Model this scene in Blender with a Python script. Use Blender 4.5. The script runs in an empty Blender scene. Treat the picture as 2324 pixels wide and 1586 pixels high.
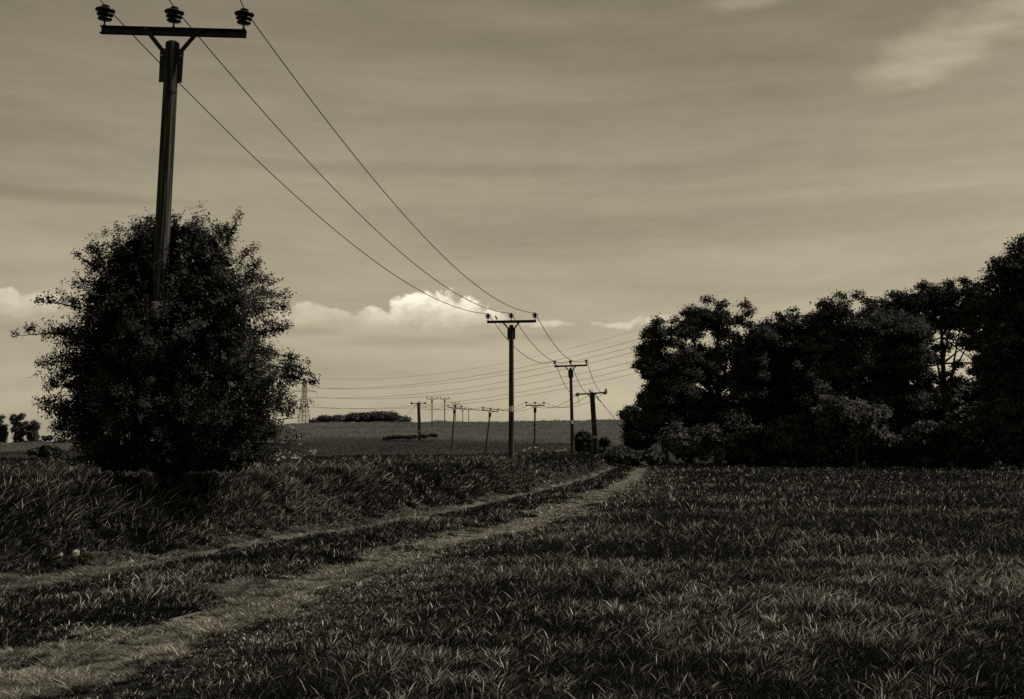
import bpy, math, random
import numpy as np
from mathutils import Vector, Matrix
random.seed(7); rng = np.random.default_rng(11)
R = math.radians
S = bpy.context.scene
COL = S.collection

# ---------------------------------------------------------------- camera
F = 2600.0; W0, H0 = 2323.0, 1586.0          # measuring frame: focal length and size in its pixels
PITCH = math.atan(217/F); EYE = 1.6
cam = bpy.data.cameras.new('camera'); camo = bpy.data.objects.new('camera', cam); COL.objects.link(camo)
cam.sensor_width = 36; cam.lens = 36*F/W0; cam.clip_end = 9000; cam.clip_start = 0.05
camo.location = (0, 0, EYE); camo.rotation_euler = (math.pi/2+PITCH, 0, 0)
S.camera = camo

def ray(u, v):
    dx = (u-1161.5)/F; dy = (793-v)/F
    return Vector((dx, math.cos(PITCH)-dy*math.sin(PITCH), math.sin(PITCH)+dy*math.cos(PITCH)))
def at(u, v, Y):                               # world point seen at (u, v) at forward distance Y
    r = ray(u, v); return r*(Y/r.y) + Vector((0, 0, EYE))
def azel(u, v):
    r = ray(u, v); return math.atan2(r.x, r.y), r.z/math.hypot(r.x, r.y)

# ---------------------------------------------------------------- exposure, sun, sky
S.view_settings.view_transform = 'Standard'; S.view_settings.look = 'None'
S.view_settings.exposure = 0.0; S.view_settings.gamma = 1.0
SUN_AZ, SUN_EL = R(77), R(50)
sdir = Vector((math.sin(SUN_AZ)*math.cos(SUN_EL), math.cos(SUN_AZ)*math.cos(SUN_EL), math.sin(SUN_EL)))
sl = bpy.data.lights.new('sun', 'SUN'); sl.energy = 5.0; sl.angle = R(0.5); sl.color = (1, .925, .78)
so = bpy.data.objects.new('sun', sl); COL.objects.link(so); so.rotation_euler = sdir.to_track_quat('Z', 'Y').to_euler()
so.location = (30, 0, 60)

world = bpy.data.worlds.new('World'); S.world = world; world.use_nodes = True
nt = world.node_tree; nt.nodes.clear()
def N(tree, typ, **kw):
    n = tree.nodes.new(typ)
    for k, v in kw.items():
        if k.startswith('i_'):
            n.inputs[int(k[2:])].default_value = v
        else: setattr(n, k, v)
    return n
def link(a, b): a.id_data.links.new(a, b)
def M(op, a, b=None, c=None, clamp=False):
    n = nt.nodes.new('ShaderNodeMath'); n.operation = op; n.use_clamp = clamp
    for i, x in enumerate((a, b, c)):
        if x is None: continue
        if isinstance(x, (int, float)): n.inputs[i].default_value = x
        else: nt.links.new(x, n.inputs[i])
    return n.outputs[0]
def smooth(x, lo, hi):
    n = nt.nodes.new('ShaderNodeMapRange'); n.interpolation_type = 'SMOOTHSTEP'; n.clamp = True
    nt.links.new(x, n.inputs[0]); n.inputs[1].default_value = lo; n.inputs[2].default_value = hi
    return n.outputs[0]
def ramp1(x, pts):
    n = nt.nodes.new('ShaderNodeValToRGB'); e = n.color_ramp.elements
    while len(e) < len(pts): e.new(0.5)
    for k, (p, c) in enumerate(pts): e[k].position = p; e[k].color = (c, c, c, 1)
    nt.links.new(x, n.inputs[0]); return n.outputs[0]
tc = N(nt, 'ShaderNodeTexCoord')
sep = N(nt, 'ShaderNodeSeparateXYZ'); link(tc.outputs['Generated'], sep.inputs[0])
X, Y, Z = sep.outputs
AZ = M('ARCTAN2', X, Y)
EL = M('DIVIDE', Z, M('SQRT', M('ADD', M('MULTIPLY', X, X), M('MULTIPLY', Y, Y))))
def noise2(sa, se, oa, scale, detail, rough=.5, dist=0.0):
    cb = N(nt, 'ShaderNodeCombineXYZ'); link(M('MULTIPLY_ADD', AZ, sa, oa), cb.inputs[0]); link(M('MULTIPLY', EL, se), cb.inputs[1])
    cb.inputs[2].default_value = oa*1.7
    n = N(nt, 'ShaderNodeTexNoise'); n.noise_dimensions = '3D'; link(cb.outputs[0], n.inputs['Vector'])
    n.inputs['Scale'].default_value = scale; n.inputs['Detail'].default_value = detail
    n.inputs['Roughness'].default_value = rough; n.inputs['Distortion'].default_value = dist
    return n.outputs[0]
sky = N(nt, 'ShaderNodeTexSky'); sky.sky_type = 'NISHITA'; sky.sun_disc = False
sky.sun_elevation = SUN_EL; sky.sun_rotation = SUN_AZ; sky.air_density = 1.0; sky.dust_density = 1.5
bw = N(nt, 'ShaderNodeRGBToBW'); link(sky.outputs[0], bw.inputs[0])
SKY_GAIN = 1.0
# thin high veil evens out the clear sky: compress its range
base = M('MULTIPLY', M('POWER', bw.outputs[0], 0.35), 2.85*SKY_GAIN)
streak = noise2(1.6, 13, 3.1, 1.0, 7, .55, .6)
streak2 = noise2(5, 40, 9.3, 1.0, 6, .6, .5)
broad = noise2(2.0, 3.0, 5.0, 1.0, 3)
mottle = noise2(1, 2.2, 13.0, 26, 8, .72)
v1 = M('MULTIPLY', base, M('ADD', 1.0, M('MULTIPLY', M('SUBTRACT', streak, .5), .62)))
v1 = M('MULTIPLY', v1, M('ADD', 1.0, M('MULTIPLY', M('SUBTRACT', streak2, .5), .42)))
v1 = M('MULTIPLY', v1, M('ADD', 1.0, M('MULTIPLY', M('SUBTRACT', broad, .5), .35)))
v1 = M('MULTIPLY', v1, M('ADD', 1.0, M('MULTIPLY', M('SUBTRACT', mottle, .5), .22)))
v1 = M('MULTIPLY', v1, ramp1(M('DIVIDE', EL, .5), [(0, .97), (.22, .95), (.42, .84), (.62, .65), (.85, .51), (1, .48)]))
def blob_field(blobs):
    f = None
    for (u, v, ru, rv) in blobs:
        a0, e0 = azel(u, v); ra, re = ru/F, rv/F
        da = M('MULTIPLY', M('SUBTRACT', AZ, a0), 1/ra); de = M('MULTIPLY', M('SUBTRACT', EL, e0), 1/re)
        d = M('SUBTRACT', 1.0, M('SQRT', M('ADD', M('MULTIPLY', da, da), M('MULTIPLY', de, de))))
        f = d if f is None else M('MAXIMUM', f, d)
    return f
puff = noise2(1, 1.2, 2.0, 62, 9, .60, .3)
puffb = noise2(1, 1.6, 8.0, 18, 7, .62)
# fair-weather cumulus: crisp bright heads that melt into grey below
heads = blob_field([(985, 705, 92, 50), (925, 706, 52, 30), (1100, 722, 62, 22), (1045, 714, 75, 42), (845, 716, 44, 22), (690, 716, 72, 34), (750, 726, 70, 28), (800, 734, 60, 22), (880, 732, 70, 28),
                    (8, 684, 62, 32), (85, 684, 50, 24), (55, 700, 60, 20)])
hs = M('ADD', heads, M('MULTIPLY', M('SUBTRACT', puff, .5), 1.5))
hm = smooth(hs, .0, .30)
lumps = smooth(puff, .34, .62)
shade = smooth(M('ADD', EL, M('MULTIPLY', M('SUBTRACT', puffb, .5), .03)), azel(1000, 760)[1], azel(1000, 680)[1])
cl = M('MULTIPLY', hm, M('ADD', .55, M('MULTIPLY', lumps, .45)))
cl = M('MULTIPLY', cl, shade)
side = smooth(M('ABSOLUTE', M('SUBTRACT', AZ, azel(1000, 700)[0])), .085, .025)
cl = M('MULTIPLY', cl, M('ADD', .42, M('MULTIPLY', side, .68)))
small = blob_field([(1392, 738, 60, 12), (1495, 729, 85, 18), (1250, 734, 80, 11)])
sm = smooth(M('ADD', small, M('MULTIPLY', M('SUBTRACT', puff, .5), 2.2)), .05, .8)
cl = M('MAXIMUM', cl, M('MULTIPLY', sm, .34))
# grey bases below them
bases = blob_field([(950, 775, 330, 26), (700, 750, 150, 22), (1180, 765, 250, 16), (60, 745, 150, 22), (980, 385, 800, 30), (150, 445, 420, 22)])
bm = smooth(M('ADD', bases, M('MULTIPLY', M('SUBTRACT', puffb, .5), .9)), .0, .9)
wisps = blob_field([(2050, 165, 150, 52), (2140, 115, 190, 72), (2235, 62, 200, 72), (2330, 15, 180, 75), (1670, 4, 150, 28)])
wm = smooth(M('ADD', wisps, M('MULTIPLY', M('SUBTRACT', puffb, .5), 1.5)), .0, 1.0)
v1 = M('MULTIPLY', v1, M('SUBTRACT', 1.0, M('MULTIPLY', bm, .17)))
v1 = M('MULTIPLY', v1, M('ADD', 1.0, M('MULTIPLY', wm, .52)))
v2 = M('ADD', v1, M('MULTIPLY', M('MULTIPLY', cl, base), 1.25))
mixc = N(nt, 'ShaderNodeMix'); mixc.data_type = 'RGBA'
mixc.inputs[6].default_value = (1.0, .875, .61, 1); mixc.inputs[7].default_value = (1.0, .93, .74, 1)
link(M('MULTIPLY', cl, .9, clamp=True), mixc.inputs[0])
vm = N(nt, 'ShaderNodeVectorMath', operation='SCALE'); link(mixc.outputs[2], vm.inputs[0]); link(v2, vm.inputs['Scale'])
bg = N(nt, 'ShaderNodeBackground'); bg.inputs[1].default_value = 0.10; link(vm.outputs[0], bg.inputs[0])
wo = N(nt, 'ShaderNodeOutputWorld'); link(bg.outputs[0], wo.inputs[0])
S.cycles.max_bounces = 5; S.cycles.diffuse_bounces = 2; S.cycles.glossy_bounces = 2; S.cycles.transmission_bounces = 3
S.cycles.transparent_max_bounces = 4; S.cycles.use_denoising = False; S.cycles.caustics_reflective = False

# ---------------------------------------------------------------- materials
def newmat(name):
    m = bpy.data.materials.new(name); m.use_nodes = True; m.node_tree.nodes.clear(); return m
def surf_mat(name, c1, c2, scale=(6, 6, 6), rough=.7, detail=5, spec=.3, bump=.2, metallic=0, lo=.35, hi=.65, coord='Object'):
    m = newmat(name); t = m.node_tree
    co = N(t, 'ShaderNodeTexCoord'); mp = N(t, 'ShaderNodeMapping'); mp.inputs[3].default_value = scale
    link(co.outputs[coord], mp.inputs[0])
    n = N(t, 'ShaderNodeTexNoise'); n.inputs['Scale'].default_value = 1; n.inputs['Detail'].default_value = detail
    link(mp.outputs[0], n.inputs[0])
    mr = N(t, 'ShaderNodeMapRange'); mr.inputs[1].default_value = lo; mr.inputs[2].default_value = hi; link(n.outputs[0], mr.inputs[0])
    mx = N(t, 'ShaderNodeMix'); mx.data_type = 'RGBA'; mx.inputs[6].default_value = (*c1, 1); mx.inputs[7].default_value = (*c2, 1)
    link(mr.outputs[0], mx.inputs[0])
    b = N(t, 'ShaderNodeBsdfPrincipled'); link(mx.outputs[2], b.inputs['Base Color'])
    b.inputs['Roughness'].default_value = rough; b.inputs['Specular IOR Level'].default_value = spec; b.inputs['Metallic'].default_value = metallic
    if bump:
        bp = N(t, 'ShaderNodeBump'); bp.inputs[0].default_value = bump; bp.inputs[1].default_value = .02
        link(n.outputs[0], bp.inputs['Height']); link(bp.outputs[0], b.inputs['Normal'])
    o = N(t, 'ShaderNodeOutputMaterial'); link(b.outputs[0], o.inputs[0]); return m
def leaf_mat(name, dark, light, rough=.45, spec=.35, trans=.3):
    """leaf or blade: each carries its own tone in a face attribute"""
    m = newmat(name); t = m.node_tree
    a = N(t, 'ShaderNodeAttribute'); a.attribute_name = 'tone'
    mx = N(t, 'ShaderNodeMix'); mx.data_type = 'RGBA'; mx.inputs[6].default_value = (*dark, 1); mx.inputs[7].default_value = (*light, 1)
    link(a.outputs['Fac'], mx.inputs[0])
    b = N(t, 'ShaderNodeBsdfPrincipled'); link(mx.outputs[2], b.inputs['Base Color'])
    b.inputs['Roughness'].default_value = rough; b.inputs['Specular IOR Level'].default_value = spec
    tr = N(t, 'ShaderNodeBsdfTranslucent'); link(mx.outputs[2], tr.inputs[0])
    ms = N(t, 'ShaderNodeMixShader'); ms.inputs[0].default_value = trans; link(b.outputs[0], ms.inputs[1]); link(tr.outputs[0], ms.inputs[2])
    o = N(t, 'ShaderNodeOutputMaterial'); link(ms.outputs[0], o.inputs[0]); return m
m_grass = leaf_mat('grass_blades', (.0045, .0048, .0047), (.62, .60, .52), rough=.5, spec=.04, trans=.28)
m_dry = leaf_mat('dry_grass', (.016, .016, .015), (.68, .65, .55), rough=.6, spec=.1, trans=.2)
m_leaf = leaf_mat('broad_leaves', (.005, .0053, .005), (.085, .085, .078), rough=.6, spec=.04, trans=.2)
m_pale_leaf = leaf_mat('pale_leaves', (.018, .0185, .018), (.15, .15, .137), rough=.6, spec=.05, trans=.25)
m_haw = leaf_mat('hawthorn_leaves', (.005, .0053, .005), (.085, .085, .078), rough=.6, spec=.04, trans=.2)
m_blossom = leaf_mat('blossom', (.45, .43, .36), (.80, .78, .70), rough=.7, spec=.1, trans=.3)
m_far = leaf_mat('far_leaves', (.016, .0165, .016), (.042, .042, .039), trans=.2)
m_ground = surf_mat('field_soil', (.010, .0105, .010), (.030, .030, .027), (1.2, 1.2, 1.2), .95, 8, .04, .3)
m_track = surf_mat('track_soil', (.018, .0175, .0155), (.125, .12, .10), (2.5, 2.5, 2.5), .95, 9, .1, .6)
m_bark = surf_mat('bark', (.018, .017, .014), (.06, .056, .045), (9, 9, 2.5), .9, 6, .1, .5)
m_wood = surf_mat('creosoted_wood', (.010, .0098, .009), (.095, .092, .08), (26, 26, .8), .8, 10, .08, .5, lo=.42, hi=.70)
m_arm = surf_mat('weathered_steel', (.006, .006, .0058), (.040, .039, .035), (7, 30, 30), .6, 8, .15, .15)
m_cer = surf_mat('glazed_ceramic', (.012, .011, .010), (.02, .018, .015), (5, 5, 5), .30, 2, .45, 0)
m_wire = surf_mat('conductor', (.02, .02, .018), (.035, .034, .03), (3, 3, 3), .55, 2, .3, 0)
m_plate = surf_mat('enamel_plate', (.50, .47, .38), (.66, .62, .50), (9, 9, 9), .6, 3, .3, 0)
m_sky_dot = surf_mat('sky_dot_metal', (.5, .48, .4), (.7, .67, .56), (20, 20, 20), .35, 2, .5, 0, metallic=.6)
m_lattice = surf_mat('galvanised_lattice', (.02, .02, .018), (.035, .034, .03), (.5, .5, .5), .6, 2, .3, 0)
m_bird = surf_mat('dark_plumage', (.016, .016, .015), (.045, .043, .038), (40, 40, 40), .7, 4, .3, 0)
m_stem = surf_mat('green_stem', (.05, .05, .04), (.10, .10, .08), (20, 20, 4), .7, 3, .2, 0)

# ground: darker under the near grass, a mottled open sward on the hillside
def hill_material():
    m = m_ground; t = m.node_tree
    b = next(n for n in t.nodes if n.type == 'BSDF_PRINCIPLED')
    co = N(t, 'ShaderNodeTexCoord')
    def nz(sc, det, mpx=(1, 1, 1)):
        mp = N(t, 'ShaderNodeMapping'); mp.inputs[3].default_value = mpx; link(co.outputs['Object'], mp.inputs[0])
        n = N(t, 'ShaderNodeTexNoise'); n.inputs['Scale'].default_value = sc; n.inputs['Detail'].default_value = det
        n.inputs['Roughness'].default_value = .62; link(mp.outputs[0], n.inputs[0]); return n.outputs[0]
    f = N(t, 'ShaderNodeMix'); f.data_type = 'FLOAT'; f.inputs[0].default_value = .45
    link(nz(.05, 9, (.35, 1.8, 1)), f.inputs[2]); link(nz(.55, 8), f.inputs[3])
    cr = N(t, 'ShaderNodeValToRGB'); e = cr.color_ramp.elements
    e[0].position = .36; e[0].color = (.034, .035, .033, 1); e[1].position = .66; e[1].color = (.074, .074, .067, 1)
    link(f.outputs[0], cr.inputs[0])
    at_ = N(t, 'ShaderNodeAttribute'); at_.attribute_name = 'open_sward'
    mx = N(t, 'ShaderNodeMix'); mx.data_type = 'RGBA'
    old = b.inputs['Base Color'].links[0].from_socket
    link(at_.outputs['Fac'], mx.inputs[0]); link(old, mx.inputs[6]); link(cr.outputs[0], mx.inputs[7])
    link(mx.outputs[2], b.inputs['Base Color'])
hill_material()

# ---------------------------------------------------------------- helpers
def tag(o, label=None, cat=None, group=None, kind=None):
    if label: o['label'] = label
    if cat: o['category'] = cat
    if group: o['group'] = group
    if kind: o['kind'] = kind
    return o
def empty(name, loc, label, cat, group=None, mat=None):
    o = bpy.data.objects.new(name, None); COL.objects.link(o); o.empty_display_size = .3
    if mat is not None: o.matrix_world = mat
    else: o.location = loc
    return tag(o, label, cat, group)
def mesh_np(name, verts, faces, mat, parent=None, attr=None, attr_name='tone', smooth_=False):
    """faces: list of (n_sides, int array [k, n_sides])"""
    me = bpy.data.meshes.new(name); nv = len(verts)
    loops = []; starts = []; tot = []; off = 0
    for n, f in faces:
        k = len(f); loops.append(f.ravel()); starts.append(off+np.arange(k)*n); tot.append(np.full(k, n)); off += k*n
    loops = np.concatenate(loops); starts = np.concatenate(starts); tot = np.concatenate(tot)
    me.vertices.add(nv); me.vertices.foreach_set('co', np.asarray(verts, np.float32).ravel())
    me.loops.add(len(loops)); me.loops.foreach_set('vertex_index', loops.astype(np.int32))
    me.polygons.add(len(starts)); me.polygons.foreach_set('loop_start', starts.astype(np.int32))
    me.polygons.foreach_set('loop_total', tot.astype(np.int32))
    if attr is not None:
        a = me.attributes.new(attr_name, 'FLOAT', 'POINT'); a.data.foreach_set('value', np.asarray(attr, np.float32))
    me.materials.append(mat); me.update(calc_edges=True)
    if smooth_: me.polygons.foreach_set('use_smooth', np.ones(len(starts), bool))
    o = bpy.data.objects.new(name, me); COL.objects.link(o)
    if parent: o.parent = parent
    return o
class MB:
    def __init__(s): s.v = []; s.f = []
    def add(s, vs, fs):
        k = len(s.v); s.v += [tuple(v) for v in vs]; s.f += [tuple(i+k for i in f) for f in fs]
    def bar(s, a, b, w, h, up=(0, 0, 1), bev=0.0):
        a, b = Vector(a), Vector(b); d = (b-a).normalized(); u = Vector(up); sd = d.cross(u)
        if sd.length < 1e-4: sd = d.cross(Vector((0, 1, 0)))
        sd.normalize(); u = sd.cross(d)
        c = min(w, h)*.12
        prof = [(-w/2+c, -h/2), (w/2-c, -h/2), (w/2, -h/2+c), (w/2, h/2-c), (w/2-c, h/2), (-w/2+c, h/2), (-w/2, h/2-c), (-w/2, -h/2+c)]
        s.extrude([sd*x+u*y for x, y in prof], a, b)
    def extrude(s, prof, a, b):
        n = len(prof); vs = [a+p for p in prof]+[b+p for p in prof]
        s.add(vs, [(i, (i+1) % n, n+(i+1) % n, n+i) for i in range(n)]+[tuple(range(n))[::-1], tuple(range(n, 2*n))])
    def tube(s, pts, rad, n=8, cap=True):
        pts = [Vector(p) for p in pts]; k = len(s.v)
        if not hasattr(rad, '__len__'): rad = [rad]*len(pts)
        t0 = (pts[1]-pts[0]).normalized(); ref = Vector((0, 0, 1)) if abs(t0.z) < .9 else Vector((1, 0, 0))
        e1 = t0.cross(ref).normalized()
        for i, p in enumerate(pts):
            t = (pts[min(i+1, len(pts)-1)]-pts[max(i-1, 0)]).normalized()
            e1 = (e1-t*e1.dot(t)).normalized(); e2 = t.cross(e1)
            for j in range(n):
                a = 2*math.pi*j/n; s.v.append(tuple(p+(e1*math.cos(a)+e2*math.sin(a))*rad[i]))
        for i in range(len(pts)-1):
            for j in range(n):
                s.f.append((k+i*n+j, k+i*n+(j+1) % n, k+(i+1)*n+(j+1) % n, k+(i+1)*n+j))
        if cap:
            s.f.append(tuple(k+j for j in range(n))[::-1]); s.f.append(tuple(k+(len(pts)-1)*n+j for j in range(n)))
    def lathe(s, prof, o=(0, 0, 0), n=20, ax=None):
        """prof: (r, z) from bottom to top"""
        o = Vector(o); q = ax or Matrix.Identity(3); k = len(s.v)
        for r, z in prof:
            for j in range(n):
                a = 2*math.pi*j/n; s.v.append(tuple(o+q@Vector((r*math.cos(a), r*math.sin(a), z))))
        for i in range(len(prof)-1):
            for j in range(n):
                s.f.append((k+i*n+j, k+i*n+(j+1) % n, k+(i+1)*n+(j+1) % n, k+(i+1)*n+j))
        s.f.append(tuple(k+j for j in range(n))[::-1]); s.f.append(tuple(k+(len(prof)-1)*n+j for j in range(n)))
    def build(s, name, mat, parent=None, smooth_=False, label=None):
        me = bpy.data.meshes.new(name); me.from_pydata(s.v, [], s.f); me.materials.append(mat); me.update()
        if smooth_:
            me.polygons.foreach_set('use_smooth', [True]*len(me.polygons)); me.set_sharp_from_angle(angle=R(50))
        o = bpy.data.objects.new(name, me); COL.objects.link(o)
        if parent: o.parent = parent
        if label: o['label'] = label
        return o

def sstep(x): x = np.clip(x, 0, 1); return x*x*(3-2*x)
def vnoise(x, y, s, seed=0):
    x = np.asarray(x)/s+seed*17.3; y = np.asarray(y)/s+seed*9.1
    xi = np.floor(x); yi = np.floor(y); fx = x-xi; fy = y-yi
    fx = fx*fx*(3-2*fx); fy = fy*fy*(3-2*fy)
    def h(a, b):
        v = np.sin(a*127.1+b*311.7+seed*74.7)*43758.5453; return v-np.floor(v)
    return (h(xi, yi)*(1-fx)+h(xi+1, yi)*fx)*(1-fy)+(h(xi, yi+1)*(1-fx)+h(xi+1, yi+1)*fx)*fy

# ---------------------------------------------------------------- terrain
YR = np.array([-60, -30, 0, 7.85, 12.2, 16.6, 24.5, 37.8, 55, 80, 96, 110, 125])
XR = np.array([-17, -10.4, -4.75, -3.22, -2.48, -1.67, .36, 2.85, 5.7, 9.0, 11.3, 12.2, 11.5])
YL = np.array([-60, -30, 0, 13, 15.4, 20.3, 26.8, 37.8, 55, 80, 96, 110, 125])
XL = np.array([-20, -13.4, -8.1, -5.8, -5.1, -3.7, -1.75, .5, 3.3, 6.8, 9.2, 10.1, 9.4])
def xr(y): return np.interp(y, YR, XR)
def xl(y): return np.interp(y, YL, XL)
RU = [-3000, -400, 0, 250, 700, 950, 1170, 1260, 1450, 1700, 2323, 5000]
RV = [1008, 1012, 1007, 996, 961, 957.5, 957, 953.5, 949.5, 947, 951, 975]
RD = 290.0
def terrain(x, y):
    x = np.asarray(x, float); y = np.asarray(y, float)
    r = np.hypot(x, y); az = np.arctan2(x, y)
    left = xl(y)-x
    bank = .86*sstep((left-.1)/1.7)*(1-.35*sstep((left-4)/12)-.3*sstep((left-16)/30))*(1-sstep((y-96)/40))*sstep((y+40)/30)
    u = 1161.5+F*np.tan(np.clip(az, -1.2, 1.2)); zr = 1.6+(1010-np.interp(u, RU, RV))*RD/F
    zr = zr*(.5+.5*sstep((2.0-np.abs(az))/1.0))
    t = np.clip((r-160)/(RD-160), 0, 1)
    prof = np.interp(t, [0, .42, .77, 1], [0, .40, .80, 1.0])
    hill = zr*prof - .5*sstep((r-110)/40)*(1-t)
    beyond = np.clip(r-RD, 0, None)
    hill = hill - np.minimum(beyond, 120)*.012 - np.clip(beyond-120, 0, None)*.0015
    ridge = (.7*(vnoise(az*60, r/60, .9, 51)-.35)+.35*(vnoise(az*240, r/60, .9, 52)-.5))*np.exp(-((r-RD)/14)**2)
    und = .10*(vnoise(x, y, 6, 1)-.5)+.04*(vnoise(x, y, 2.2, 2)-.5)
    far = .9*(vnoise(x, y, 45, 3)-.5)*sstep((r-120)/60)*(1-sstep((r-250)/40))
    rut = -.05*(np.exp(-((x-xr(y))/.45)**2)+np.exp(-((x-xl(y))/.45)**2))
    fall = -.25*sstep((r-60)/60)*sstep((x-xr(y))/6)
    return bank+hill+ridge+und*(r < 140)+und*(r >= 140)*.6+far+rut+fall
rr = np.concatenate([[0.0], np.geomspace(1.0, 400, 235), np.geomspace(410, 6000, 40)])
na = 900
aa = np.linspace(0, 2*np.pi, na, endpoint=False)
gx = np.outer(rr[1:], np.sin(aa)).ravel(); gy = np.outer(rr[1:], np.cos(aa)).ravel()
gx = np.concatenate([[0], gx]); gy = np.concatenate([[0], gy]); gz = terrain(gx, gy)
i0 = np.arange(len(rr)-2)[:, None]*na+1; j = np.arange(na)[None, :]; j2 = (j+1) % na
quads = np.stack([(i0+j).ravel(), (i0+na+j).ravel(), (i0+na+j2).ravel(), (i0+j2).ravel()], 1)
tris = np.stack([np.zeros(na, int), 1+np.arange(na), 1+(np.arange(na)+1) % na], 1)
gr = np.hypot(gx, gy)
g = mesh_np('ground', np.stack([gx, gy, gz], 1), [(4, quads[:, ::-1]), (3, tris[:, ::-1])], m_ground, attr=sstep((gr-204+34*(vnoise(gx, gy, 26, 61)-.5)+14*(vnoise(gx, gy, 7, 62)-.5))/16)*.9+.1*sstep((gr-90)/50), attr_name='open_sward', smooth_=True)
tag(g, kind='structure')
def zt(x, y): return float(terrain(x, y))

# the two bare wheel ruts
ys = np.arange(-12, 112, .35)
vs = []; fq = []
for fx, ww, sd in ((xr, .44, 4), (xl, .38, 5)):
    k = len(vs); cx = fx(ys); cols = 7
    for i, yy in enumerate(ys):
        wl = ww*(.75+.5*vnoise(yy, 0, 1.3, sd)); wr = ww*(.75+.5*vnoise(yy, 7, 1.1, sd+3))
        for q in range(cols):
            s_ = q/(cols-1); x_ = cx[i]-wl+(wl+wr)*s_
            vs.append((x_, yy, float(terrain(x_, yy))+.022-(.05 if q in (0, cols-1) else 0)))
    for i in range(len(ys)-1):
        for q in range(cols-1):
            a = k+i*cols+q; fq.append((a, a+1, a+cols+1, a+cols))
tr = mesh_np('track', np.array(vs), [(4, np.array(fq))], m_track, smooth_=True); tag(tr, kind='structure')

# ---------------------------------------------------------------- grass
def blades(name, x, y, h, w, lean, ldir, tone, mat, kind_label, segs=2):
    n = len(x); z = terrain(x, y)-.01
    yaw = rng.uniform(0, np.pi, n); wx = np.cos(yaw)*w*.5; wy = np.sin(yaw)*w*.5
    lx = np.cos(ldir)*lean; ly = np.sin(ldir)*lean
    rows = []
    for t, ws in ([(0, 1), (.5, .8)] if segs == 2 else [(0, 1), (.4, .95), (.75, .7)]):
        px = x+lx*h*t**1.8; py = y+ly*h*t**1.8; pz = z+h*t*(1-.28*lean*t)
        rows.append(np.stack([px-wx*ws, py-wy*ws, pz], 1)); rows.append(np.stack([px+wx*ws, py+wy*ws, pz], 1))
    rows.append(np.stack([x+lx*h, y+ly*h, z+h*(1-.28*lean)], 1))
    V = np.stack(rows, 1); k = V.shape[1]; V = V.reshape(-1, 3)
    b = np.arange(n)*k
    q = [np.stack([b, b+1, b+3, b+2], 1)]
    if segs == 3: q.append(np.stack([b+2, b+3, b+5, b+4], 1))
    q = np.concatenate(q); t3 = np.stack([b+k-3, b+k-2, b+k-1], 1)
    o = mesh_np(name, V, [(4, q), (3, t3)], mat, attr=np.repeat(tone, k))
    return tag(o, kind_label[0], kind_label[1], kind='stuff')
def scatter(n, y0, y1, margin=.08):
    """points over the wedge of ground in front of the camera, between two distances"""
    yy = np.sqrt(rng.uniform(0, 1, n)*(y1**2-y0**2)+y0**2)
    return yy*rng.uniform(-.447-margin-1.0/y1, .447+margin+1.0/y1, n), yy
zones = [(4.8, 9, 560000, .0037), (9, 15, 700000, .0048), (15, 26, 600000, .0070), (26, 45, 360000, .013), (45, 75, 210000, .023), (75, 112, 95000, .055)]
P = {k: [] for k in ('field', 'verge', 'mid', 'dry')}
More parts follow.
